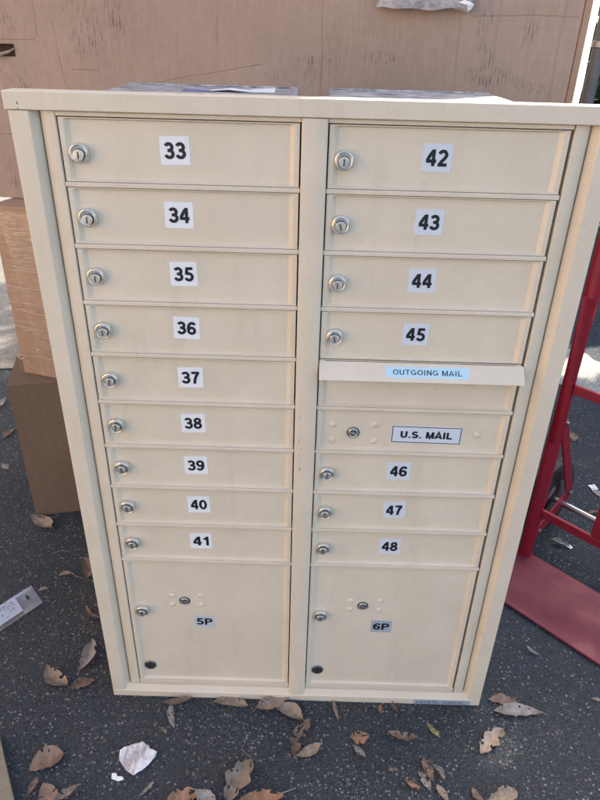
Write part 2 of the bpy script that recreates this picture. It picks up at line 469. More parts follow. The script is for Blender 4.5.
# ---- unseen stucco wall added to throw warm light on faces turned left
BOUNCE_STUCCO = NT('bounce_wall_stucco'); BOUNCE_STUCCO.set('Base Color', BOUNCE_STUCCO.mix(BOUNCE_STUCCO.noise(3, 4), (.60, .43, .28), (.68, .50, .33))).set('Roughness', .9); BOUNCE_STUCCO.bump(BOUNCE_STUCCO.noise(90, 4, .7), .6, .006)
wb_ = MB(); wb_.box(-3.1, -2.9, -6.0, 1.6, 0, 3.2)
wl_ = wb_.build('bounce_wall', BOUNCE_STUCCO.mat, bevel=.01)
tag(wl_, 'unseen tan stucco wall added at left for warm bounce light', 'wall')
cb_ = MB(); cb_.box(-3.14, -2.86, -6.04, 1.64, 3.2, 3.28); cb_.build('bounce_wall_coping', simple('bounce_wall_coping_concrete', (.45, .43, .40), .85), wl_, bevel=.008)

# ================================================================ CARDBOARD BOXES
def carton(name, corner, rz, w, d, z0, h, mat, label, tape=True, subdiv=True):
    root = empty(name, (corner[0], corner[1], z0), rz)
    tag(root, label, 'box')
    b = MB(); rr = random.Random(int(w * 1000))
    # walls bulge a little: grid faces
    def face(P0, U, V, N, nu, nv, amp):
        vs, fs = [], []
        for j in range(nv + 1):
            for i in range(nu + 1):
                a, c = i / nu, j / nv
                e = math.sin(math.pi * a) * math.sin(math.pi * c)
                off = amp * e * (1 + .6 * noise.noise(Vector((a * 3 + w, c * 3, z0)))) + .002 * noise.noise(Vector((a * 7, c * 7, w))) * (e > 0)
                vs.append(P0 + U * a + V * c + N * off)
        for j in range(nv):
            for i in range(nu):
                k = j * (nu + 1) + i; fs.append((k, k + 1, k + nu + 2, k + nu + 1))
        b.add(vs, fs)
    X, Y, Z = Vector((w, 0, 0)), Vector((0, d, 0)), Vector((0, 0, h))
    O = Vector((0, 0, 0))
    face(O, X, Z, Vector((0, -1, 0)), 12, 12, .006)
    face(X, Y, Z, Vector((1, 0, 0)), 8, 8, .004)
    face(X + Y, -X, Z, Vector((0, 1, 0)), 8, 8, .004)
    face(Y, -Y, Z, Vector((-1, 0, 0)), 8, 8, .004)
    b.add([O, X, X + Y, Y], [(0, 3, 2, 1)])
    o = b.build('walls', mat, root, smooth=True, fixn=False)
    g_ = .0015
    for k in range(2):
        f = MB(); f.box(.0, w, d / 2 * k + (g_ if k else 0), d / 2 * (k + 1) - (0 if k else g_), h - .001, h + .004)
        f.build('flap', mat, root, bevel=.0012)
    if tape:
        tp = MB(); tp.box(-.0006, w + .0006, d / 2 - .025, d / 2 + .025, h + .0043, h + .0047); tp.box(-.0009, -.0005, d/2 - .025, d/2 + .025, h - .06, h + .0047)
        tp.build('tape', simple('packing_tape', (.42, .30, .19), .25), root)
    return root

low = carton('cardboard_box', (-.466, .603), R(14), .62, .42, 0, .452, LOWB, 'plain brown cardboard box on the asphalt, lowest of the stack left of the cabinet')
wrp = carton('shrink_wrapped_box', (-.447, .683), R(-17), .56, .40, .4575, .465, WRAPB, 'tan cardboard box in clear stretch wrap, middle of the left stack')

# stretch wrap: film and its bunched strands
def m_film(name, a, white):
    t = NT(name); t.n.remove(t.b)
    tr = t.n.new('ShaderNodeBsdfTransparent'); gl = t.n.new('ShaderNodeBsdfGlossy'); df = t.n.new('ShaderNodeBsdfDiffuse')
    gl.inputs['Roughness'].default_value = .18; df.inputs['Color'].default_value = (.75, .74, .72, 1)
    n1 = t.noise(30, 4, .7, t.mapping((1, 1, 7)))
    mx1 = t.n.new('ShaderNodeMixShader'); mx2 = t.n.new('ShaderNodeMixShader')
    t.l.new(t.ramp(n1, [(.45, a), (.75, a + .16)]), mx1.inputs[0]); t.l.new(tr.outputs[0], mx1.inputs[1]); t.l.new(gl.outputs[0], mx1.inputs[2])
    t.l.new(t.ramp(n1, [(.58, white * .3), (.74, white + .15)]), mx2.inputs[0]); t.l.new(mx1.outputs[0], mx2.inputs[1]); t.l.new(df.outputs[0], mx2.inputs[2])
    bp = t.n.new('ShaderNodeBump'); bp.inputs['Strength'].default_value = .5; bp.inputs['Distance'].default_value = .003
    t.l.new(n1, bp.inputs['Height']); t.l.new(bp.outputs[0], gl.inputs['Normal'])
    t.l.new(mx2.outputs[0], t.out.inputs['Surface'])
    return t.mat
FILM = m_film('stretch_film', .03, .05)
STRAND = m_film('bunched_film', .15, .45)
fm = MB()
fm.box(-.010, .57, -.013, .41, .004, .462)
fm.build('stretch_wrap', FILM, wrp, bevel=.01, segs=3)
fl = MB(); rr = random.Random(5)
for i in range(20):
    z = .05 + .37 * rr.random() ** .75; x0 = rr.uniform(-.01, .05); x1 = x0 + rr.uniform(.06, .3)
    pts = []
    for k in range(7):
        x = x0 + (x1 - x0) * k / 6
        pts.append((x, -.0145 - .0006 * math.sin(k), z + .002 * math.sin(k * 1.3 + i) + (x - x0) * .02))
    fl.tube(pts, rr.choice([.0004, .0005, .0008]), 5)
fl.tube([(.002, -.015, .06), (.01, -.018, .052), (.022, -.018, .055), (.03, -.017, .066), (.026, -.016, .052), (.036, -.016, .045)], .0014, 6)
fl.build('wrap_strands', simple('film_strand', (.50, .42, .36), .3), wrp, smooth=True)
# a second, doubled layer of film over the right part of the front, lighter
dl = MB(); dl.add([(.030, -.0165, .455), (.56, -.0165, .455), (.56, -.0165, .01), (.075, -.0165, .01), (.062, -.0165, .22), (.045, -.0165, .36)], [(0, 5, 4, 3, 2, 1)])
dl.build('film_overlap', m_film('doubled_film', .05, .10), wrp, fixn=False)

# ---- the big box: rests on the wrapped box and on a crate behind
BZ = .9285
big = empty('large_cardboard_box', (-1.25, .870, BZ), R(-8))
tag(big, 'huge scuffed cardboard carton filling the background above and behind the mailbox cabinet', 'box')
BW, BD, BH = 2.155, 1.35, 1.45
bb = MB()
hx0, hx1, hz0, hz1 = .850, .916, .324, .350
def patch(x0, x1, z0, z1, nx, nz):
    vs, fs = [], []
    for j in range(nz + 1):
        for i in range(nx + 1):
            x = x0 + (x1 - x0) * i / nx; z = z0 + (z1 - z0) * j / nz
            edge = min(x, BW - x, z, BH - z); k = min(1.0, max(0.0, edge / .12))
            y = .007 * k * noise.noise(Vector((x * 2.2, z * 2.6, 1))) + .0022 * k * noise.noise(Vector((x * 9, z * 4, 5)))
            y += -.004 * k * math.exp(-((z - .34) / .03) ** 2) * (1 if .95 < x < 1.2 else 0) * math.exp(-((x - 1.06) / .07) ** 2)
            vs.append((x, y, z))
    for j in range(nz):
        for i in range(nx):
            a = j * (nx + 1) + i; fs.append((a, a + 1, a + nx + 2, a + nx + 1))
    bb.add(vs, fs)
patch(0, BW, 0, hz0, 80, 12); patch(0, BW, hz1, BH, 80, 36)
patch(0, hx0, hz0, hz1, 32, 2); patch(hx1, BW, hz0, hz1, 46, 2)
bb.add([(BW,0,0),(BW,BD,0),(BW,BD,BH),(BW,0,BH)], [(0,1,2,3)])
bb.add([(0,0,0),(0,BD,0),(0,BD,BH),(0,0,BH)], [(3,2,1,0)])
bb.add([(0,BD,0),(BW,BD,0),(BW,BD,BH),(0,BD,BH)], [(3,2,1,0)])
bb.add([(0,0,0),(BW,0,0),(BW,BD,0),(0,BD,0)], [(3,2,1,0)])
bb.add([(0,0,BH),(BW,0,BH),(BW,BD,BH),(0,BD,BH)], [(0,1,2,3)])
bb.build('walls', BIGB, big, smooth=True, fixn=False)
hh = MB(); hh.box(hx0 - .01, hx1 + .01, .012, .09, hz0 - .01, hz1 + .01); hh.build('hand_hole_shade', simple('painted_hole_shade', (.05, .03, .022), .9), big)  # near-black box paints the shade inside the opening
# torn lip around the hand hole
tl = MB(); rr = random.Random(2)
pts = [(hx0 - .004, -.004, hz0 + .006), (hx0 + .015, -.010, hz0 + .001), (hx0 + .035, -.014, hz0 + .004), (hx0 + .055, -.008, hz0 + .010), (hx1 + .003, -.003, hz0 + .018)]
tl.tube(pts, [.001, .0035, .004, .003, .0008], 7); tl.build('torn_edge', BIGB, big, smooth=True)
# peeled grey flap at the top
def torn_sheet(name, pts, y, thick, mat, parent):
    m = MB(); n = len(pts)
    cx = sum(p[0] for p in pts) / n; cz = sum(p[1] for p in pts) / n
    front = [(p[0], y - p[2], p[1]) for p in pts]; back = [(p[0], y - p[2] + thick, p[1]) for p in pts]
    m.add(front + back + [(cx, y - .012, cz), (cx, y - .012 + thick, cz)],
          [(i, (i+1) % n, 2*n) for i in range(n)] + [(n + (i+1) % n, n + i, 2*n + 1) for i in range(n)] + [(i, n + i, n + (i+1) % n, (i+1) % n) for i in range(n)])
    return m.build(name, mat, parent, smooth=True)
TORN = NT('peeled_liner'); TORN.set('Base Color', TORN.mix(TORN.ramp(TORN.noise(35, 5, .7), [(.4, 0), (.65, 1)]), (.24, .22, .22), (.52, .47, .44))).set('Roughness', .9); TORN.bump(TORN.noise(60, 5, .7), .8, .004)
torn_sheet('peeled_flap', [(1.742, .437, .003), (1.760, .4375, .010), (1.781, .434, .012), (1.815, .436, .016), (1.853, .432, .013), (1.885, .437, .016), (1.905, .439, .010), (1.917, .437, .009), (1.928, .431, .006), (1.938, .443, .006), (1.931, .458, .004), (1.90, .474, .006), (1.85, .478, .004), (1.79, .472, .005), (1.748, .462, .002)], -.012, .004, TORN.mat, big)
torn_sheet('torn_tip', [(1.907, .447, .004), (1.918, .4515, .006), (1.929, .449, .005), (1.938, .444, .005), (1.934, .436, .004), (1.927, .431, .005), (1.9255, .442, .007), (1.915, .4445, .006)], -.030, .002, simple('white_torn_paper', (.85, .84, .80), .8), big)
# open side flap: brown edge strip, and a strip of milky foam sheet behind it that the sun shines through
sf = MB(); sf.box(BW + .0025, BW + .017, .003, .016, 0, BH); sf.build('side_flap', WRAPB, big, bevel=.0015)
WH = NT('milky_foam_sheet'); WH.n.remove(WH.b)
_d = WH.n.new('ShaderNodeBsdfDiffuse'); _t = WH.n.new('ShaderNodeBsdfTranslucent'); _m = WH.n.new('ShaderNodeMixShader')
_d.inputs[0].default_value = (.85, .84, .80, 1); _t.inputs[0].default_value = (.88, .86, .80, 1); _m.inputs[0].default_value = .6
WH.l.new(_d.outputs[0], _m.inputs[1]); WH.l.new(_t.outputs[0], _m.inputs[2]); WH.l.new(_m.outputs[0], WH.out.inputs['Surface'])
ws = MB(); rr = random.Random(9); left, right = [], []
for k in range(60):
    z = BH * k / 59; x = BW + .0185 + .003 * noise.noise(Vector((0, z * 14, 2))) ; left.append((x, z)); right.append((BW + .0335 + .0025 * noise.noise(Vector((5, z * 11, 2))), z))
vs = [(x, .022 + .001 * math.sin(z * 60), z) for x, z in left] + [(x, .020, z) for x, z in right]
ws.add(vs, [(k, k + 60, k + 61, k + 1) for k in range(59)])
ws.build('foam_sheet', WH.mat, big, fixn=False)

crate = empty('wooden_crate', (-.02, 1.02, 0), R(-8))
tag(crate, 'slatted wooden crate under the huge carton, behind the mailbox cabinet', 'crate')
WOOD = NT('rough_pine'); WOOD.set('Base Color', WOOD.mix(WOOD.noise(12, 5, .6, WOOD.mapping((1, 1, 8))), (.25, .17, .10), (.38, .27, .17))).set('Roughness', .8)
for i in range(7):
    z = .02 + i * .13
    for (x0, x1, y0, y1) in ((0, .78, -.018, 0), (0, .78, .95, .968), (-.018, 0, 0, .95), (.78, .798, 0, .95)):
        m = MB(); m.box(x0, x1, y0, y1, z, z + .118); m.build('slat', WOOD.mat, crate, bevel=.002)
for (x, y) in ((.002, .002), (.728, .002), (.002, .898), (.728, .898)):
    m = MB(); m.box(x, x + .05, y, y + .05, 0, .924); m.build('corner_post', WOOD.mat, crate, bevel=.002)
m = MB(); m.box(.052, .727, .06, .89, .01, .9); m.build('packed_carton', LOWB, crate, bevel=.004)


# ================================================================ MAILBOX CABINET
# X runs to the right, Z up, -Y towards the viewer; front plane of the doors at Y = 0
mb_ = empty('mailbox_cabinet', (0, 0, 0))
tag(mb_, 'cream metal cluster mailbox cabinet with numbered locking doors standing on the asphalt', 'mailbox')
Z0, P = 1.2065, .0889
XL, XR, ZT = -.0622, .7635, 1.2375
FL = .0272                                # width of the outer flange

def fr(name, mb, **k): return mb.build(name, PAINT, mb_, **k)
m = MB(); m.prism([(XL - .004, -.0075), (XR + .004, -.0075), (XR + .004, .030), (XL - .004, .030)], ZT - .0235, ZT)
fr('top_rail', m, bevel=.0015, segs=3)
m = MB(); m.prism([(XL, -.006), (XL + FL, -.006), (XL + FL + .0085, .0085), (XL + FL + .0085, .028), (XL, .028)], .0185, ZT - .0242)
fr('side_rail', m, bevel=.0012, segs=3)
m = MB(); m.prism([(XR, -.006), (XR, .028), (XR - FL - .0085, .028), (XR - FL - .0085, .0085), (XR - FL, -.006)], .0185, ZT - .0242)
fr('side_rail', m, bevel=.0012, segs=3)
m = MB(); m.prism([(-.0065, 0.0), (.028, 0.0), (.028, .0330), (.0010, .0330), (-.0050, .0195), (-.0065, .0180)], XL, XR, axis='x')
fr('bottom_rail', m, bevel=.0012, segs=3)

# inner frame round the doors: rounded bevel falling to a dark groove at both sides
arcL = [(-.0246, .026), (-.0246, .0085), (-.0225, .0050), (-.0190, .0026), (-.0150, .0010), (-.0122, .0004), (-.0108, 0.0), (-.0028, 0.0), (-.0018, .0010), (-.0018, .026)]
m = MB(); m.prism(arcL, .034, ZT - .0244); fr('inner_frame_side', m, smooth=True)
arcR = [(.7006 * 1 - x + .0006, y) for x, y in arcL][::-1]
m = MB(); m.prism(arcR, .034, ZT - .0244); fr('inner_frame_side', m, smooth=True)
m = MB(); m.box(-.0012, .3322, -.0006, .026, Z0 + .0008, ZT - .0244); m.box(.3690, .7008, -.0006, .026, Z0 + .0008, ZT - .0244); fr('inner_frame_top', m, bevel=.001)
m = MB(); m.box(-.0012, .3322, .0004, .026, .0345, .0492); m.box(.3690, .7008, .0004, .026, .0345, .0492); fr('inner_frame_bottom', m, bevel=.0014)
# centre post
prof = [(.3326, .026), (.3326, -.0022), (.3340, -.0042), (.3400, -.0054), (.3507, -.0060), (.3614, -.0054), (.3670, -.0042), (.3686, -.0022), (.3686, .026)]
m = MB(); m.prism(prof, .0195, ZT - .0244); fr('centre_post', m, smooth=True)
# shelf rails between the doors
def rail(x0, x1, z):
    m = MB(); m.box(x0, x1, -.0004, .024, z - .0034, z + .0034); fr('shelf_rail', m, bevel=.0011, segs=2)
for k in range(1, 10): rail(-.0012, .3322, Z0 - k * P)
for k in (1, 2, 3, 5, 6, 7, 8, 9): rail(.3690, .7008, Z0 - k * P)
# compartment bodies behind, galvanised, seen over the top rail
for (x0, x1) in ((.0, .3205), (.3760, .6800)):
    m = MB(); m.box(x0, x1, .0305, .40, .028, 1.2236)
    m.build('compartment_body', GALV, mb_, bevel=.002)
    # folded seam along the edge of the top
    s = MB(); s.box(x0 + .002, x1 - .002, .392, .3995, 1.2238, 1.2256); s.build('top_seam', GALV, mb_, bevel=.0006)
m = MB(); m.box(-.028, .729, .0262, .0300, .020, ZT - .026); m.build('shade_plate', simple('painted_cavity_shade', (.03, .028, .026), .8), mb_)  # dark sheet paints the cavity shade seen through the door gaps
# torn white and blue label on the left body top
m = MB()
pts = [(.168, .262), (.205, .255), (.245, .262), (.283, .268), (.281, .33), (.24, .345), (.235, .315), (.205, .300), (.172, .295)]
m.add([(x, y, 1.2242 + .0035 * (i % 3 == 1)) for i, (x, y) in enumerate(pts)], [tuple(range(len(pts)))])
m.build('torn_label', simple('label_paper', (.85, .85, .82), .6), mb_, fixn=False)
m = MB(); m.box(.125, .19, .262, .285, 1.2240, 1.2244); m.build('blue_tape', simple('blue_tape', (.10, .16, .48), .4), mb_)

# ---- doors: a shallow dished pan with a raised rim
def door_mesh(x0, x1, z0, z1, rim=.0068, slope=.0066, dep=.0052, rt=.0011, st=.0022, top_open=False):
    m = MB()
    xs = [x0, x0 + rim, x0 + rim + slope, x1 - rim - slope, x1 - rim, x1]
    zs = [z0, z0 + rt, z0 + rt + st, z1 - rt - st, z1 - rt, z1]
    # curved side slopes: extra columns
    X = [x0, x0 + rim, x0 + rim + slope * .33, x0 + rim + slope * .7, x0 + rim + slope, x1 - rim - slope, x1 - rim - slope * .7, x1 - rim - slope * .33, x1 - rim, x1]
    f = [0, 0, .30, .68, 1, 1, .68, .30, 0, 0]
    # a few columns across the sheet so it can undulate
    mid = [X[4] + (X[5] - X[4]) * t / 6 for t in range(1, 6)]
    X = X[:5] + mid + X[5:]; f = f[:5] + [1] * 5 + f[5:]
    Zr = [zs[0], zs[1], zs[2], zs[2] + (zs[3] - zs[2]) / 3, zs[2] + 2 * (zs[3] - zs[2]) / 3, zs[3], zs[4], zs[5]]; g = [0, 0, 1, 1, 1, 1, 0, 0]
    vs, fs = [], []
    for j, z in enumerate(Zr):
        for i, x in enumerate(X):
            k = min(f[i], g[j]); y = dep * k
            if 4 < i < len(X) - 5 and 2 < j < 5: y += .0007 * noise.noise(Vector((x * 9, z * 9, 0)))
            vs.append((x, y + .0008, z))
    nx = len(X)
    for j in range(len(Zr) - 1):
        for i in range(nx - 1):
            a = j * nx + i; fs.append((a, a + 1, a + nx + 1, a + nx))
    m.add(vs, fs)
    # returned edges
    D = .018
    for (a, b) in (((x0, z0), (x1, z0)), ((x1, z0), (x1, z1)), ((x1, z1), (x0, z1)), ((x0, z1), (x0, z0))):
        m.add([(a[0], .0008, a[1]), (a[0], D, a[1]), (b[0], D, b[1]), (b[0], .0008, b[1])], [(0, 1, 2, 3)])
    return m
DY = .0060                                 # depth of the dished face

def cam_lock(parent, x, z, seed):
    m = MB(); rr = random.Random(seed)
    y = DY
    m.lathe([(.0128, 0), (.0136, .0006), (.0136, .0078), (.0129, .0094), (.0116, .0101), (.0098, .0092), (.0090, .0088)], (x, y, z), 36, 0)
    m.lathe([(.0084, .0090), (.0084, .0101), (.0083, .0102)], (x, y, z - .0020), 30, 1)
    m.lathe([(.0079, .0080), (.0079, .0114), (.0073, .0121), (.0060, .0122)], (x, y, z - .0020), 30, 0)
    a = rr.uniform(-.32, .32)
    M = Matrix.Translation((x, y, z - .0020)) @ Matrix.Rotation(a, 4, 'Y')
    m.box(-.0009, .0009, -.01245, -.0115, -.0046, .0046, 1, M)
    return m.build('lock', [LOCK, DARK], parent, smooth=True)

def pick_lock(parent, x, z):
    m = MB()
    m.lathe([(.0112, 0), (.0112, .0012), (.0100, .0018), (.0092, .0018)], (x, DY, z), 30, 1)
    m.lathe([(.0090, .0016), (.0090, .0030), (.0082, .0035), (.0068, .0030)], (x, DY, z), 30, 0)
    m.lathe([(.0060, .0026), (.0060, .0034)], (x, DY, z), 24, 1)
    M = Matrix.Translation((x, DY, z)) @ Matrix.Rotation(.25, 4, 'Y')
    m.box(-.0044, .0044, -.0042, -.0030, -.0014, .0014, 0, M)
    return m.build('lock', [LOCK, DARKSTEEL], parent, smooth=True)

def rivet(parent, x, z):
    m = MB(); m.lathe([(.0064, 0), (.0062, .0006), (.0050, .0016), (.0030, .0022), (.0008, .0024)], (x, DY, z), 20)
    return m.build('rivet', PAINT, parent, smooth=True)

# bold grotesque lettering drawn as strokes; cap height 1
def _arc(cx, cy, rx, ry, a0, a1, n=14): return [(cx + rx * math.cos(R(a0 + (a1 - a0) * i / n)), cy + ry * math.sin(R(a0 + (a1 - a0) * i / n))) for i in range(n + 1)]
GLYPH = {
 '0': (.66, [_arc(.33, .5, .225, .405, 0, 360, 28)]),
 '1': (.60, [[(.38, 0), (.38, 1)], [(.39, .90), (.26, .76), (.11, .69)]]),
 '2': (.66, [_arc(.325, .68, .215, .225, 165, -28, 14) + [(.40, .43), (.26, .28), (.17, .13)], [(.05, .092), (.61, .092)]]),
 '3': (.66, [_arc(.31, .705, .20, .20, 160, -82, 14), _arc(.32, .305, .225, .212, 84, -165, 16), [(.22, .515), (.36, .515)]]),
 '4': (.68, [[(.47, 0), (.47, 1)], [(.43, .93), (.27, .68), (.10, .36)], [(.03, .30), (.65, .30)]]),
 '5': (.66, [[(.16, .905), (.60, .905)], [(.225, .98), (.165, .47)], _arc(.325, .322, .225, .235, 128, -160, 18)]),
 '6': (.66, [_arc(.335, .315, .215, .222, 0, 360, 26), _arc(.375, .50, .265, .405, 42, 205, 18)]),
 '7': (.66, [[(.05, .905), (.61, .905)], [(.55, .90), (.40, .66), (.29, .36), (.25, 0)]]),
 '8': (.66, [_arc(.33, .725, .185, .185, 0, 360, 24), _arc(.33, .295, .22, .205, 0, 360, 26)]),
 '9': (.66, [_arc(.325, .685, .215, .222, 0, 360, 26), _arc(.285, .50, .265, .405, -138, 25, 18)]),
 'P': (.72, [[(.15, 0), (.15, 1)], [(.10, .912), (.42, .912)] + _arc(.42, .70, .19, .212, 85, -85, 12) + [(.42, .488), (.16, .488)]]),
 'O': (.84, [_arc(.42, .5, .31, .41, 0, 360, 30)]),
 'U': (.80, [[(.15, 1), (.15, .38)] + _arc(.40, .34, .25, .25, 180, 360, 16) + [(.65, .38), (.65, 1)]]),
 'T': (.72, [[(.02, .912), (.70, .912)], [(.36, .92), (.36, 0)]]),
 'G': (.86, [_arc(.43, .5, .315, .41, 42, 318, 26), [(.45, .44), (.78, .44)], [(.70, .44), (.70, .12)]]),
 'I': (.36, [[(.18, 0), (.18, 1)]]),
 'N': (.80, [[(.15, 0), (.15, 1)], [(.14, .96), (.66, .04)], [(.65, 0), (.65, 1)]]),
 'M': (.92, [[(.15, 0), (.15, 1)], [(.16, .97), (.46, .05), (.76, .97)], [(.77, 0), (.77, 1)]]),
 'A': (.80, [[(.08, 0), (.40, .99), (.72, 0)], [(.2, .27), (.6, .27)]]),
 'L': (.68, [[(.15, 0), (.15, 1)], [(.15, .09), (.64, .09)]]),
 'S': (.74, [_arc(.37, .705, .225, .205, 25, 262, 16) + _arc(.37, .295, .25, .205, 82, -158, 16)]),
 '.': (.34, [[(.17, 0), (.17, .19)]]), ' ': (.34, []),
}
def text_mesh(s, width, height, weight=.19, space=.03):
    V, F, x = [], [], 0.0
    for ch in s:
        adv, strokes = GLYPH[ch]
        for k, pts in enumerate(strokes):
            P_ = [Vector((x + a, b)) for a, b in pts]; n = len(P_); closed = (P_[0] - P_[-1]).length < 1e-6
            if closed: P_ = P_[:-1]; n -= 1
            base = len(V)
            for i, p in enumerate(P_):
                a_ = P_[i - 1] if (i or closed) else p; b_ = P_[(i + 1) % n] if (i < n - 1 or closed) else p
                t0 = (p - a_).normalized() if (p - a_).length > 0 else None; t1 = (b_ - p).normalized() if (b_ - p).length > 0 else None
                t0 = t0 or t1; t1 = t1 or t0
                t = (t0 + t1).normalized(); nn = Vector((-t.y, t.x)); c_ = max(.45, nn.dot(Vector((-t0.y, t0.x))))
                off = nn * weight / 2 / c_
                V += [(p.x + off.x, k * 2e-2, p.y + off.y), (p.x - off.x, k * 2e-2, p.y - off.y)]
            for i in range(n if closed else n - 1):
                j = (i + 1) % n; F.append((base + 2*i, base + 2*i + 1, base + 2*j + 1, base + 2*j))
        x += adv + space
    xs = [v[0] for v in V]; cx = (min(xs) + max(xs)) / 2; sx = width / (max(xs) - min(xs))
    # strokes of one sign lie a hair apart so that no two overlap in one plane
    return [((a - cx) * sx, -b * .002, (c - .5) * height) for a, b, c in V], F

def sticker(parent, name, x, z, w, h, s, tw, th, bg, y=DY, rot=0.0, border=0.0, bold=.205, r=.002, M=None, space=.03):
    m = MB()
    # rounded rectangle with a real thin edge
    pts = []
    for (cx, cz, a0) in ((w/2 - r, h/2 - r, 0), (-w/2 + r, h/2 - r, 90), (-w/2 + r, -h/2 + r, 180), (w/2 - r, -h/2 + r, 270)):
        for k in range(4): a = R(a0 + 30 * k); pts.append((cx + r * math.cos(a), cz + r * math.sin(a)))
    if M is None: M = Matrix.Translation((x, y, z)) @ Matrix.Rotation(rot, 4, 'Y')
    n = len(pts)
    fr_ = [M @ Vector((a, -.0005, b)) for a, b in pts]; bk = [M @ Vector((a, .0002, b)) for a, b in pts]
    m.add(fr_ + bk, [tuple(range(n))] + [(i, (i+1) % n, n + (i+1) % n, n + i) for i in range(n)], 0)
    if border:
        i0, b = .0012, border
        for (a0, a1, c0, c1) in ((-w/2 + i0, w/2 - i0, h/2 - i0 - b, h/2 - i0), (-w/2 + i0, w/2 - i0, -h/2 + i0, -h/2 + i0 + b), (-w/2 + i0, -w/2 + i0 + b, -h/2 + i0 + b, h/2 - i0 - b), (w/2 - i0 - b, w/2 - i0, -h/2 + i0 + b, h/2 - i0 - b)):
            m.add([M @ Vector(p) for p in ((a0, -.0008, c0), (a1, -.0008, c0), (a1, -.0008, c1), (a0, -.0008, c1))], [(0, 1, 2, 3)], 1)
    V, F = text_mesh(s, tw, th, bold, space)
    m.add([M @ Vector((a, -.0008 + c_, b)) for a, c_, b in V], F, 1)
    return m.build(name, [bg, INK], parent, fixn=False)

def std_door(x0, x1, k, num, lx, sx, grey):
    z1 = Z0 - k * P - (.0042 if k else .0006); z0 = Z0 - (k + 1) * P + .0042
    o = door_mesh(x0, x1, z0, z1).build('compartment_door', PAINT, mb_, smooth=False)
    tag(o, 'mailbox door numbered %s' % num)
    zc = Z0 - (k + .5) * P
    cam_lock(o, lx, zc - .0022, int(num))
    rr = random.Random(int(num) * 3)
    sticker(o, 'number_label', sx + rr.uniform(-.0008, .0008), zc + .0038, .0415, .0375, num, .0305, .0222, grey, rot=R(rr.uniform(-2.0, 2.0)))
    return o
AX0, AX1, BX0, BX1 = .0010, .3302, .3708, .6978
for k in range(9): std_door(AX0, AX1, k, str(33 + k), .0243, .157, STICKER)
GR = simple('greyish_sticker', (.66, .70, .76), .42)
for k, num in ((0, 42), (1, 43), (2, 44), (3, 45), (6, 46), (7, 47), (8, 48)): std_door(BX0, BX1, k, str(num), .3925, .5215, GR)

# outgoing mail slot: plain panel under a hooded flap
z1, z0 = Z0 - 4 * P + .002, Z0 - 5 * P + .0042
op = door_mesh(BX0, BX1, z0, z1).build('outgoing_mail_panel', PAINT, mb_)
zt, zb = .8512, .8262
m = MB(); m.prism([(.0006, zt), (-.0205, zb + .0018), (-.0215, zb), (-.0195, zb - .0008), (.0006, zb + .006)], .3700, .7025, axis='x')
hood = m.build('outgoing_mail_flap', PAINT, mb_, bevel=.0009, segs=2)
tag(hood, 'hooded flap over the outgoing mail slot')
nrm = Vector((0, -(zt - zb), -.0215 + .0)).normalized()
dirz = Vector((0, .0211, zt - zb - .0018)).normalized(); ny = Vector((1, 0, 0)).cross(dirz)   # ny points back into the hood
Mh = Matrix(((1, 0, 0, .5450), (0, -dirz.z * -1, dirz.y, -.0112), (0, ny.z, dirz.z, .8383), (0, 0, 0, 1)))
Mh = Matrix.Translation((.5455, -.0099, .8390)) @ Matrix.Rotation(-math.atan2(.0211, zt - zb - .0018), 4, 'X')
sticker(hood, 'outgoing_mail_label', 0, 0, .134, .0185, 'OUTGOING MAIL', .112, .0090, BLUEST, M=Mh, bold=.13, r=.0006)
# postal master door
z1, z0 = Z0 - 5 * P - .0042, Z0 - 6 * P + .0042
md = door_mesh(BX0, BX1, z0, z1).build('master_door', PAINT, mb_)
tag(md, 'postal access door with a small round lock and a framed plate')
pick_lock(md, .434, .7120)
for (x, z) in ((.398, .727), (.471, .7285), (.398, .695), (.471, .695), (.649, .713)): rivet(md, x, z)
sticker(md, 'us_mail_label', .5615, .7105, .122, .0350, 'U.S. MAIL', .090, .0135, GR, border=.0013, bold=.235, r=.0004, rot=R(.6))
# parcel doors
for (x0, x1, s, lx, dx) in ((AX0, AX1, '5P', .0262, 0), (BX0, BX1, '6P', .3945, .3665)):
    z1, z0 = Z0 - 9 * P - .0042, .0512
    pdr = door_mesh(x0, x1, z0, z1).build('parcel_door', PAINT, mb_)
    tag(pdr, 'large parcel locker door marked %s' % s)
    cam_lock(pdr, lx, .2650, 77 + int(s[0]))
    m = MB(); m.lathe([(.0125, 0), (.0130, .0004), (.0130, .0018), (.0118, .0030), (.0035, .0034)], (lx, DY, .0925), 30, 0)
    m.box(lx - .0009, lx + .0009, DY - .0042, DY - .0030, .0865, .0985, 1)
    m.build('lock', [DARKSTEEL, DARK], pdr, smooth=True)
    pick_lock(pdr, .1145 + dx, .2920)
    for (x, z) in ((.0895, .305), (.1490, .307), (.0885, .280), (.1480, .281)): rivet(pdr, x + dx, z)
    sticker(pdr, 'locker_label', .1525 + dx if s == '5P' else .5235, .2330, .0435, .0345, s, .0340, .0190, GREYST if s == '6P' else simple('pale_grey_sticker', (.52, .57, .60), .42), bold=.20, r=.0006, rot=R(.8))
# inspection sticker on the bottom rail, its small print worn away
m = MB(); m.box(.615, .742, -.0071, -.0066, .0022, .0158)
rr = random.Random(4)
for row in range(2):
    x = .622
    while x < .728:
        w = rr.uniform(.0015, .005)
        if not .668 < x < .676: m.box(x, x + w, -.0074, -.0071, .0095 - row * .0048, .0095 - row * .0048 + rr.uniform(.0018, .0036), 1)
        x += w + rr.uniform(.001, .004)
st_ = m.build('inspection_sticker', [simple('silver_sticker', (.34, .40, .47), .35), simple('faded_ink', (.07, .09, .14), .5)], mb_)
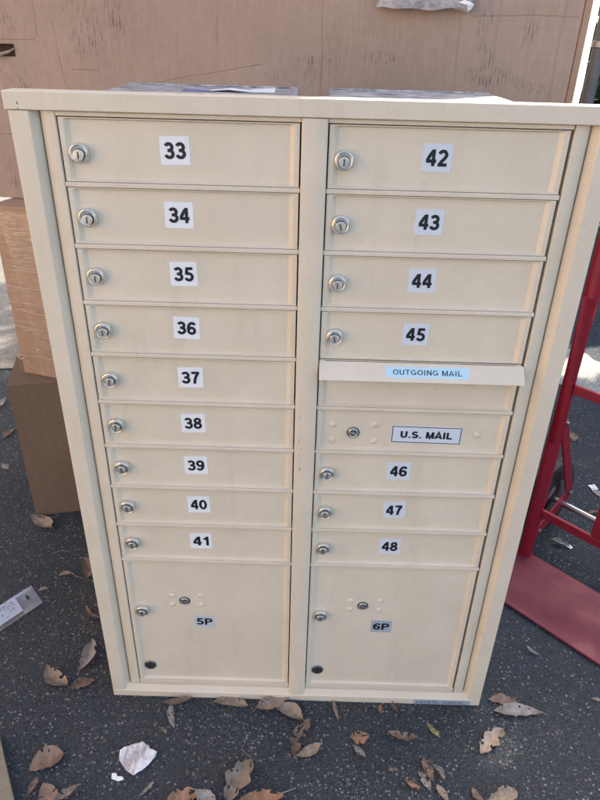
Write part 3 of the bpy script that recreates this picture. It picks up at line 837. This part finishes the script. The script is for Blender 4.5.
# dent at the top left corner
m = MB(); m.box(-.0475, -.0464, -.0079, -.0074, 1.2205, 1.2240); m.box(-.0478, -.0470, -.0079, -.0074, 1.2150, 1.2170); m.build('paint_chip', DARK, mb_)
m = MB(); rr = random.Random(12)
for k in range(26):
    z = rr.uniform(.63, .80) if k < 20 else rr.uniform(.3, 1.1); x = .3425 + rr.gauss(0, .0016); s_ = rr.uniform(.0004, .001)
    m.box(x - s_ / 2, x + s_ / 2, -.0062, -.0056, z, z + s_ * rr.uniform(1, 2.4))
tag(m.build('scratches', DARK, mb_), kind='stuff')

# ================================================================ HAND TRUCK
ht = empty('hand_truck', (1.009, .488, 0), math.atan2(-.7268, .6869))
tag(ht, 'red steel hand truck standing right of the mailbox cabinet', 'hand truck')
def tb(name, pts, r, mat=RED, n=16, parent=ht, smooth=True):
    m = MB(); m.tube(pts, r, n); return m.build(name, mat, parent, smooth=smooth)
# local x = across (w), local y = backwards (d)
def bar(name, a, b, wid, th, nrm=Vector((0, 1, 0)), mat=RED, bevel=.003):
    a, b = Vector(a), Vector(b); t = (b - a); L = t.length; t.normalize(); n = (nrm - t * nrm.dot(t)).normalized(); s = t.cross(n)
    M = Matrix(((t.x, s.x, n.x, a.x), (t.y, s.y, n.y, a.y), (t.z, s.z, n.z, a.z), (0, 0, 0, 1)))
    m = MB(); m.box(0, L, -wid/2, wid/2, -th/2, th/2, 0, M); return m.build(name, mat, ht, bevel=bevel)
m = MB(); r_ = .03
pl = [(-.012, .014), (-.012, -.18)] + [(-.012 + r_ - r_ * math.cos(R(a)), -.18 - r_ * math.sin(R(a))) for a in (30, 60, 90)] + [(.352 - r_, -.21)] + [(.352 - r_ + r_ * math.sin(R(a)), -.21 + r_ - r_ * math.cos(R(a))) for a in (30, 60, 90)] + [(.352, .014)]
m.prism(pl, .003, .009); m.build('toe_plate', PLATE, ht, bevel=.0015)
for x in (0, .34):
    tb('upright', [(x, 0, .009), (x, 0, .4), (x, 0, .8), (x, .006, 1.15)], .0185)
arc = [(0, .006, 1.15)] + [(.17 - .17 * math.cos(R(a)), .006 + .05 * math.sin(R(a)), 1.15 + .13 * math.sin(R(a))) for a in range(15, 180, 15)] + [(.34, .006, 1.15)]
tb('handle', arc, .0185)
bar('crossbar', (.016, 0, .170), (.324, 0, .170), .026, .010)
bar('crossbar', (.016, 0, .562), (.324, 0, .562), .026, .010)
bar('crossbar', (.016, 0, .90), (.324, 0, .90), .026, .010)
bar('centre_strut', (.17, .002, .183), (.17, .002, .549), .030, .008, bevel=.002)
for x in (.010, .330):
    bar('brace', (x, .012, .455), (x, .178, .150), .034, .006, Vector((1, 0, 0)), bevel=.0015)
    bar('brace', (x, .182, .150), (x, .016, .085), .044, .006, Vector((1, 0, 0)), bevel=.0015)
for x in (.010, .330):
    for (yy, zz) in ((.178, .150), (.022, .452), (.024, .090)):
        m = MB(); m.lathe([(.0085, 0), (.0085, .002), (.0060, .0022), (.0060, .0055), (.0052, .0060)], (x + (.003 if x < .1 else -.003), yy, zz), 6, 0, axis=Vector((1 if x < .1 else -1, 0, 0))); m.build('bolt', CHROME, ht)
for x in (0, .34):
    m = MB(); n_ = 22; rr = random.Random(3)
    for k in range(n_):
        a = 2 * math.pi * k / n_; m.lathe([(.0030, 0), (.0026, .0016), (.0012, .0026)], (x + .0195 * math.cos(a), .0195 * math.sin(a), .0088), 7, 0, axis=Vector((0, 0, 1)))
    m.build('weld_bead', RED, ht, smooth=True)
tb('axle', [(-.075, .15, .122), (.415, .15, .122)], .009, CHROME)
for x in (-.035, .375):
    whl = MB(); whl.lathe([(.060, -.020), (.108, -.022), (.120, -.014), (.122, 0), (.120, .014), (.108, .022), (.060, .020)], (x, .15, .122), 40, 0, axis=Vector((1, 0, 0)))
    w_ = whl.build('wheel', RUBBER, ht, smooth=True)
    rm = MB(); rm.lathe([(.020, -.026), (.058, -.024), (.066, -.020), (.066, .020), (.058, .024), (.020, .026)], (x, .15, .122), 32, 0, axis=Vector((1, 0, 0))); rm.build('rim', CHROME, w_, smooth=True)

# ================================================================ LITTER ON THE GROUND
def leaf_mesh(L, ratio, shape, seed):
    rr = random.Random(seed); m = MB()
    nu, nv = 26, 8
    curl = rr.uniform(.08, .55); cup = rr.uniform(.10, .75); ph = rr.uniform(0, 6); skew = rr.uniform(-.14, .14); twist = rr.uniform(-.5, .5)
    lob = rr.uniform(2.6, 3.4)
    pk = rr.uniform(.42, .58)
    V, F, UV = [], [], []
    for i in range(nu + 1):
        u = i / nu
        e = u ** (math.log(.5) / math.log(pk))
        w = math.sin(math.pi * min(1, max(0, e))) ** .78
        for j in range(nv + 1):
            v = j / nv * 2 - 1
            ww = w
            if shape == 'oak': ww *= .62 + .42 * abs(math.sin(lob * math.pi * u + (.25 if v > 0 else 0))) ** .8
            if shape == 'broken':
                ww *= .80 + .35 * noise.noise(Vector((u * 5 + ph, (v > 0) * 4.0, seed)))
                ww = ww if .03 < u < .97 else ww * .6 + .10
            ww *= 1 + .12 * noise.noise(Vector((u * 8, (v > 0) * 3.3, seed * 1.7))) + (.10 * noise.noise(Vector((u * 26, (v > 0) * 5.1, seed))) if shape != 'oval' else .03 * noise.noise(Vector((u * 20, (v > 0) * 5.1, seed))))
            y = v * ww * ratio * L / 2 + skew * L * math.sin(math.pi * u)
            x = u * L + (abs(v) * .08 * L * (u - .5) if shape != 'oval' else 0)
            z = .0012 + curl * L * .30 * (2 * u - 1) ** 2 * .7 + cup * abs(v) ** 1.4 * ww * ratio * L * .45 + .0012 * noise.noise(Vector((x * 90, y * 90, seed))) + twist * (u - .5) * v * L * .10 + .0022 * noise.noise(Vector((x * 45, y * 45, seed + 9)))
            V.append((x, y, max(.0006, z))); UV.append((u, j / nv))
    for i in range(nu):
        for j in range(nv):
            e_ = abs((j + .5) / nv * 2 - 1); cutoff = {'broken': .24, 'oak': .28}.get(shape, .36)
            if e_ > (.2 if shape == 'broken' else .55) and noise.noise(Vector((i * .33, j * .5 + 20 * (j > nv / 2), seed * 2.3))) > cutoff: continue
            a = i * (nv + 1) + j; F.append((a, a + nv + 1, a + nv + 2, a + 1))
    m.add(V, F)
    # stalk
    s0 = len(m.v)
    z0 = V[nv // 2][2]
    m.tube([(.12 * L, skew * L * .3, z0 * .6 + .0012), (0, 0, z0 + .0008), (-.05 * L, .01 * L * rr.uniform(-1, 1), .002), (-.09 * L, .02 * L * rr.uniform(-1, 1), .0012)], [.0004, .0006, .0006, .0008], 5)
    return m, UV
def add_leaf(x0, y0, x1, y1, ratio, shape, cm, label, i):
    L = math.hypot(x1 - x0, y1 - y0)
    m, UV = leaf_mesh(L, ratio, shape, i * 13 + 5)
    o = m.build('dry_leaf', LEAFM[cm], None, smooth=False, fixn=False)
    me = o.data; me.shade_smooth()
    uvl = me.uv_layers.new(name='UVMap')
    for lp in me.loops:
        k = lp.vertex_index; uvl.data[lp.index].uv = UV[k] if k < len(UV) else (.5, .5)
    o.location = (x0, y0, .0012 + (.004 if i % 3 == 1 else 0)); o.rotation_euler = (0, 0, math.atan2(y1 - y0, x1 - x0))
    tag(o, label, 'leaf', 'dry leaves on the asphalt')

LEAVES = [
    (-0.173, 0.011, -0.24, 0.063, 0.42, 'oval', 'pale', 'pale brown oval leaf with dark spots, lying between two leaves left of the cabinet'),
    (-0.158, 0.049, -0.153, 0.141, 0.36, 'oval', 'grey', 'upright-pointing grey brown leaf beside the lower left edge of the mailbox cabinet'),
    (-0.165, 0.007, -0.114, 0.029, 0.52, 'oval', 'brown', 'darker brown blunt leaf just left of the cabinet bottom left corner'),
    (-0.127, -0.148, -0.186, -0.185, 0.72, 'oval', 'rust', 'large broad reddish brown leaf near the lower left corner of the photo'),
    (-0.171, -0.237, -0.162, -0.2, 0.34, 'oval', 'brown', 'thin dark brown leaf under the large broad leaf at the lower left'),
    (-0.123, -0.264, -0.146, -0.21, 0.62, 'oval', 'rust', 'orange brown leaf cut by the bottom edge at the lower left'),
    (-0.116, -0.24, -0.077, -0.21, 0.42, 'broken', 'pale', 'pale torn brown leaf right of the orange brown leaf at lower left'),
    (0.047, -0.027, 0.116, -0.012, 0.24, 'oval', 'brown', 'narrow brown leaf half under the bottom rail of the cabinet'),
    (0.074, -0.019, 0.089, -0.083, 0.26, 'broken', 'grey', 'curled grey leaf strip pointing away from the cabinet bottom rail'),
    (0.164, -0.021, 0.243, -0.028, 0.38, 'oval', 'tan', 'smooth tan oval leaf in front of the cabinet, below the left parcel door'),
    (0.262, -0.037, 0.338, 0.0, 0.44, 'oval', 'tan', 'large tan leaf reaching under the cabinet below the middle post'),
    (0.366, -0.056, 0.301, -0.029, 0.5, 'oval', 'tan', 'tan leaf overlapping the large leaf below the middle post'),
    (0.349, -0.142, 0.382, -0.058, 0.4, 'broken', 'brown', 'long brown leaf with dark spots below the middle post'),
    (0.353, -0.142, 0.405, -0.114, 0.4, 'oval', 'tan', 'light tan pointed leaf touching the long spotted brown leaf'),
    (0.433, -0.007, 0.443, -0.056, 0.22, 'broken', 'tan', 'thin light leaf scrap just right of the middle post on the asphalt'),
    (0.47, -0.092, 0.508, -0.088, 1.0, 'broken', 'orange', 'small orange brown diamond-shaped leaf below the right parcel door'),
    (0.475, -0.114, 0.498, -0.137, 0.5, 'broken', 'grey', 'small pale leaf scrap under the diamond-shaped leaf'),
    (0.218, -0.238, 0.258, -0.153, 0.55, 'oak', 'pale', 'large lobed grey brown leaf at the bottom, left of centre'),
    (0.106, -0.239, 0.16, -0.214, 0.8, 'broken', 'orange', 'bright orange brown leaf cut by the bottom edge of the photo'),
    (0.199, -0.24, 0.155, -0.217, 0.6, 'oval', 'grey', 'rounded grey leaf beside the bright orange brown leaf'),
    (0.047, -0.229, 0.07, -0.199, 0.22, 'oval', 'grey', 'narrow grey leaf below the crumpled silver paper'),
    (0.245, -0.233, 0.331, -0.223, 0.34, 'oval', 'orange', 'long orange leaf lying flat at the bottom edge under the lobed leaf'),
    (0.611, -0.092, 0.552, -0.082, 0.42, 'broken', 'rust', 'reddish brown triangular leaf in front of the right parcel door'),
    (0.64, -0.056, 0.661, -0.088, 0.42, 'broken', 'green', 'folded yellowish green leaf in front of the cabinet'),
    (0.541, -0.013, 0.541, -0.036, 0.6, 'broken', 'orange', 'tiny orange leaf scrap close to the bottom rail'),
    (0.566, -0.01, 0.575, -0.032, 0.6, 'broken', 'brown', 'tiny brown leaf scrap close to the bottom rail, right of the orange one'),
    (0.802, -0.065, 0.742, -0.119, 0.45, 'oak', 'tan', 'jagged lobed tan leaf right of the cabinet bottom corner'),
    (0.62, -0.134, 0.632, -0.183, 0.5, 'broken', 'brown', 'brown torn leaf on top of two pale pieces near the bottom'),
    (0.637, -0.152, 0.653, -0.18, 0.5, 'broken', 'grey', 'pale grey leaf piece on the right of the brown torn leaf'),
    (0.605, -0.165, 0.622, -0.199, 0.55, 'broken', 'grey', 'pale grey leaf piece on the left of the brown torn leaf'),
    (0.544, -0.161, 0.562, -0.161, 0.6, 'broken', 'tan', 'small tan leaf crumb left of the brown torn leaf'),
    (0.576, -0.185, 0.602, -0.198, 0.5, 'broken', 'orange', 'small broken orange leaf near the bottom edge'),
    (0.655, -0.223, 0.637, -0.189, 0.4, 'oval', 'tan', 'pointed tan leaf cut by the bottom edge, below the brown torn leaf'),
    (0.724, -0.223, 0.707, -0.191, 0.4, 'oval', 'rust', 'curled reddish leaf left of the big rounded leaf at the bottom right'),
    (0.733, -0.219, 0.795, -0.202, 0.58, 'oval', 'tan', 'big rounded light tan leaf at the bottom edge on the right'),
    (0.902, -0.024, 0.791, -0.023, 0.3, 'oval', 'grey', 'long grey leaf with pale surface right of the cabinet bottom corner'),
    (0.85, -0.001, 0.789, 0.007, 0.5, 'oak', 'brown', 'crumpled brown lobed leaf behind the long grey leaf'),
    (0.941, 0.132, 0.919, 0.158, 0.34, 'oval', 'grey', 'small grey leaf alone on the asphalt in front of the red toe plate'),
    (1.027, 0.018, 1.049, 0.016, 0.5, 'oval', 'grey', 'small pale leaf at the right edge of the photo'),
    (1.379, 1.114, 1.376, 1.192, 0.6, 'broken', 'rust', 'crinkled pinkish leaf on the asphalt behind the red hand truck brace'),
    (1.107, 0.553, 1.152, 0.52, 0.42, 'oval', 'grey', 'dark grey oval leaf behind the red toe plate'),
    (1.343, 0.772, 1.332, 0.821, 0.5, 'oval', 'grey', 'pale leaf behind the hand truck at the right edge'),
    (1.316, 0.694, 1.271, 0.687, 0.4, 'broken', 'brown', 'dull brown leaf nearer than the pale leaf, behind the hand truck crossbar'),
    (-0.393, 0.538, -0.476, 0.59, 0.46, 'oval', 'tan', 'tan oval leaf at the foot of the lower cardboard box'),
    (-0.747, 1.023, -0.732, 1.086, 0.5, 'broken', 'rust', 'curled reddish leaf beside the lower cardboard box at the left edge'),
    (-0.678, 0.867, -0.649, 0.839, 0.6, 'oval', 'grey', 'small grey leaf left of the lower cardboard box'),
    (-0.324, 0.303, -0.344, 0.292, 0.6, 'oval', 'grey', 'small rounded leaf beside the top corner of the clear packet'),
    (-0.277, 0.364, -0.311, 0.352, 0.42, 'oval', 'tan', 'small tan leaf with a long stalk left of the cabinet'),
    (-0.231, 0.34, -0.262, 0.424, 0.42, 'oval', 'brown', 'brown folded leaf touching the left side of the cabinet'),
    (-0.852, 1.235, -0.85, 1.308, 0.6, 'broken', 'grey', 'pale torn leaf at the left edge, beside the box top corner'),
    (-0.149, 0.207, -0.202, 0.245, 0.2, 'oval', 'brown', 'thin brown leaf in the shade left of the cabinet'),
    (0.058, -0.084, 0.074, -0.097, 0.5, 'broken', 'tan', 'tiny tan leaf crumb below the curled grey leaf strip'),
]

for i, (a, b, c, d, w, s, cm, lab) in enumerate(LEAVES): add_leaf(a, b, c, d, w, s, cm, lab, i)

# leaf crumbs, needles and straw: too many and too small to count
cr = MB(); rr = random.Random(31)
for i in range(1500):
    if i % 3 == 0: x, y = rr.gauss(-.16, .08), rr.gauss(.22, .12)
    elif i % 3 == 1: x, y = rr.uniform(-.3, 1.0), rr.gauss(-.13, .07)
    elif i % 2: x, y = rr.uniform(-.07, .78), -.012 - abs(rr.gauss(0, .022))
    else: x, y = rr.uniform(-.8, 1.5), rr.uniform(-.35, 1.1)
    a = rr.uniform(0, 6.28); L = rr.uniform(.002, .007); c_, s_ = math.cos(a), math.sin(a)
    if rr.random() < .11:
        L *= 3.2; b_ = a + rr.uniform(-.6, .6); w = .0005
        p0 = Vector((x, y, .0008)); p1 = p0 + Vector((c_, s_, .15)) * L * .5; p2 = p1 + Vector((math.cos(b_), math.sin(b_), -.12)) * L * .5
        n0 = Vector((-s_, c_, 0)) * w
        cr.add([p0 - n0, p0 + n0, p1 + n0, p1 - n0, p2 + n0, p2 - n0], [(0, 1, 2, 3), (3, 2, 4, 5)], 2)
    else:
        q = [(x + L * k_ * math.cos(a + t_), y + L * k_ * math.sin(a + t_), .0009 + rr.uniform(0, .0018)) for t_, k_ in ((0, .6), (1.3, rr.uniform(.2, .5)), (2.6, .5), (4.2, rr.uniform(.2, .5)))]
        cr.add(q, [(0, 1, 2, 3)], rr.choice([0, 0, 1]))
tag(cr.build('leaf_crumbs', [simple('crumb_brown', (.10, .075, .055), .8), simple('crumb_tan', (.19, .155, .12), .8), simple('straw', (.18, .15, .11), .7)], fixn=False), 'brown leaf crumbs and straw scattered over the asphalt', 'leaf litter', kind='stuff')

# crumpled silvery paper
def crumple(name, pts, z, amp, mat, label, cat, seed, n=26):
    cx = sum(p[0] for p in pts) / len(pts); cy = sum(p[1] for p in pts) / len(pts)
    # polar grid over a star-shaped outline
    def rad(a):
        best = .02
        for i in range(len(pts)):
            p, q = pts[i], pts[(i + 1) % len(pts)]
            dx, dy = math.cos(a), math.sin(a); ex, ey = q[0] - p[0], q[1] - p[1]
            det = dx * ey - dy * ex
            if abs(det) < 1e-12: continue
            t = ((p[0] - cx) * ey - (p[1] - cy) * ex) / det; s = ((p[0] - cx) * dy - (p[1] - cy) * dx) / det
            if t > 0 and -.001 <= s <= 1.001: best = t
        return best
    m = MB(); V = [(0, 0, amp * .7)]; F = []; NA, NR = 60, 12
    for k in range(NA):
        a = 2 * math.pi * k / NA; r0 = rad(a)
        for j in range(1, NR + 1):
            r = r0 * j / NR; x, y = r * math.cos(a), r * math.sin(a)
            h = abs(noise.noise(Vector((x * 55, y * 28, seed)))) + .6 * abs(noise.noise(Vector((x * 110, y * 110, seed + 3))))
            V.append((x, y, .001 + amp * (.35 + h * 1.3) * (1 if j < NR else .8)))
    for k in range(NA):
        k2 = (k + 1) % NA; F.append((0, 1 + k * NR, 1 + k2 * NR))
        for j in range(NR - 1): a_ = 1 + k * NR + j; b_ = 1 + k2 * NR + j; F.append((a_, a_ + 1, b_ + 1, b_))
    m.add(V, F); o = m.build(name, mat, None, smooth=False, fixn=False); o.location = (cx, cy, z)
    return tag(o, label, cat)
FOIL = NT('silvery_paper'); FOIL.set('Base Color', FOIL.mix(FOIL.ramp(FOIL.noise(60, 4, .7, FOIL.mapping((1, .35, 1))), [(.42, 0), (.6, 1)]), (.42, .38, .38), (.74, .76, .80))).set('Roughness', .5).set('Metallic', .1)
FOIL.bump(FOIL.noise(260, 3, .6), .5, .001)
crumple('paper_scrap', [(-.015,-.136),(-.007,-.129),(.011,-.123),(.027,-.116),(.036,-.122),(.044,-.125),(.046,-.131),(.063,-.137),(.061,-.149),(.051,-.167),(.041,-.177),(.025,-.188),(.008,-.178),(-.012,-.156)], 0, .0042, FOIL.mat, 'crumpled silvery white paper scrap on the asphalt near the bottom left', 'paper scrap', 2)
WP = simple('white_scrap', (.80, .82, .84), .6)
crumple('paper_scrap', [(-.019, -.184), (-.010, -.183), (-.006, -.190), (.004, -.190), (.009, -.196), (-.002, -.200), (-.017, -.195)], 0, .002, WP, 'tiny white scrap left of and below the crumpled silvery paper', 'paper scrap', 5)
crumple('paper_scrap', [(1.147, .540), (1.160, .537), (1.164, .525), (1.153, .518), (1.146, .527)], 0, .004, WP, 'small white scrap touching the dark leaf behind the red toe plate', 'paper scrap', 8)
crumple('paper_scrap', [(1.325, .84), (1.350, .845), (1.352, .815), (1.33, .812)], 0, .004, WP, 'white scrap on the far side of the pale leaf at the right edge', 'paper scrap', 9)

# clear hang packet with a printed pale label
pk = empty('plastic_packet', (-.371, .314, .001), 0)
tag(pk, 'clear plastic packet with a pale printed insert lying at the left edge', 'packet')
ux = Vector((.052, -.056, 0)).normalized(); uy = Vector((-.072, -.090, 0)).normalized()
uy = (Vector((-.072, -.098, 0))).normalized()
def pkp(a, b, z=0): p = ux * a + uy * b; return (p.x, p.y, z)
W_, L_ = .079, .19
PLAS = m_film('clear_plastic', .16, .25)
m = MB(); NA, NB = 12, 24; hole = (.035, .026)
for lay, zo in ((0, .0008), (1, .0030)):
    V, F = [], []
    for j in range(NB + 1):
        for i in range(NA + 1):
            a, b = W_ * i / NA, L_ * j / NB; e = min(i, NA - i, j, NB - j)
            V.append(pkp(a, b, zo if e == 0 else zo + (.003 * lay) * min(1, e / 2) + .0012 * noise.noise(Vector((a * 60, b * 60, lay)))))
    for j in range(NB):
        for i in range(NA):
            ca, cb = W_ * (i + .5) / NA, L_ * (j + .5) / NB
            if abs(ca - hole[0]) < .007 and abs(cb - hole[1]) < .005: continue
            k = j * (NA + 1) + i; F.append((k, k + 1, k + NA + 2, k + NA + 1))
    m.add(V, F)
m.build('bag', PLAS, pk, smooth=True, fixn=False)
m = MB(); m.add([pkp(.001, .001, .0012), pkp(W_ - .001, .001, .0012), pkp(W_ - .001, .052, .0012), pkp(.001, .052, .0012)], [(0, 1, 2, 3)])
m.build('header', simple('blue_grey_header', (.22, .26, .32), .3), pk, fixn=False)
m = MB(); m.add([pkp(.036 + .009 * math.cos(t * .5236), .026 + (.0042 if t % 3 else .0028) * math.sin(t * .5236), .0072) for t in range(12)], [tuple(range(12))]); m.build('hang_hole', DARK, pk, fixn=False)
m = MB(); m.add([pkp(.004, .052, .0066), pkp(W_ - .012, .052, .0066), pkp(W_ - .012, .186, .0066), pkp(.004, .186, .0066)], [(0, 1, 2, 3)], 0)
rr = random.Random(8)
for row in range(7):                       # worn print: words of uneven length, a bar code block and a grey panel
    a = .008 + row * .0078; b0 = .058 + rr.uniform(0, .01); hgt = rr.choice([.0016, .002, .0042, .0028])
    while b0 < .12:
        w = rr.uniform(.003, .012)
        if rr.random() < .7: m.add([pkp(a, b0, .0070), pkp(a + hgt, b0, .0070), pkp(a + hgt * rr.uniform(.6, 1), b0 + w, .0070), pkp(a, b0 + w, .0070)], [(0, 1, 2, 3)], 1)
        b0 += w + rr.uniform(.0015, .006)
m.add([pkp(.012, .126, .0070), pkp(.05, .126, .0070), pkp(.05, .165, .0070), pkp(.012, .165, .0070)], [(0, 1, 2, 3)], 2)
m.build('printed_insert', [simple('insert_card', (.42, .49, .60), .4), simple('dark_print', (.16, .18, .26), .5), simple('grey_print', (.26, .28, .33), .5)], pk, fixn=False)

# weathered board corner at the lower left edge
bdm = NT('weathered_board'); bdm.set('Base Color', bdm.mix(bdm.noise(20, 5, .65, bdm.mapping((1, 5, 1))), (.17, .15, .105), (.27, .24, .175))).set('Roughness', .85); bdm.bump(bdm.noise(60, 4, .7, bdm.mapping((1, 6, 1))), .5, .002)
m = MB(); m.box(-.14, 0, -.42, 0, 0, .016); bo = m.build('wooden_board', bdm.mat, None, bevel=.002)
bo.location = (-.272, -.118, .0005); bo.rotation_euler = (0, 0, math.atan2(.243 - .122, -(.271 - .193)) - R(90) + R(0))
bo.rotation_euler = (0, 0, R(32.8))
tag(bo, 'weathered tan board lying at the lower left edge of the photo', 'board')

# twigs
def twig(pts, r, label):
    m = MB(); m.tube(pts, [r * (1 - .5 * i / (len(pts) - 1)) for i in range(len(pts))], 6)
    o = m.build('twig', simple('twig_bark', (.30, .25, .19), .8), None, smooth=True); tag(o, label, 'twig', 'twigs on the asphalt')
twig([(.319, -.216, .002), (.337, -.210, .003), (.354, -.202, .002)], .0015, 'straight pale twig at the right end of the long orange leaf')
twig([(.237, -.124, .0015), (.252, -.139, .003), (.268, -.147, .0015)], .0007, 'thin bent straw above the large lobed leaf')
twig([(-.277, .364, .002), (-.262, .352, .004), (-.240, .345, .0015)], .0009, 'thin stalk running from the small tan leaf towards the cabinet')
twig([(-.36, .44, .001), (-.335, .452, .003), (-.31, .448, .0015)], .0007, 'thin straw on the dark asphalt before the lower cardboard box')
twig([(-.755, 1.06, .003), (-.72, 1.10, .006), (-.70, 1.12, .003)], .0022, 'pale twig beside the curled reddish leaf at the left edge')
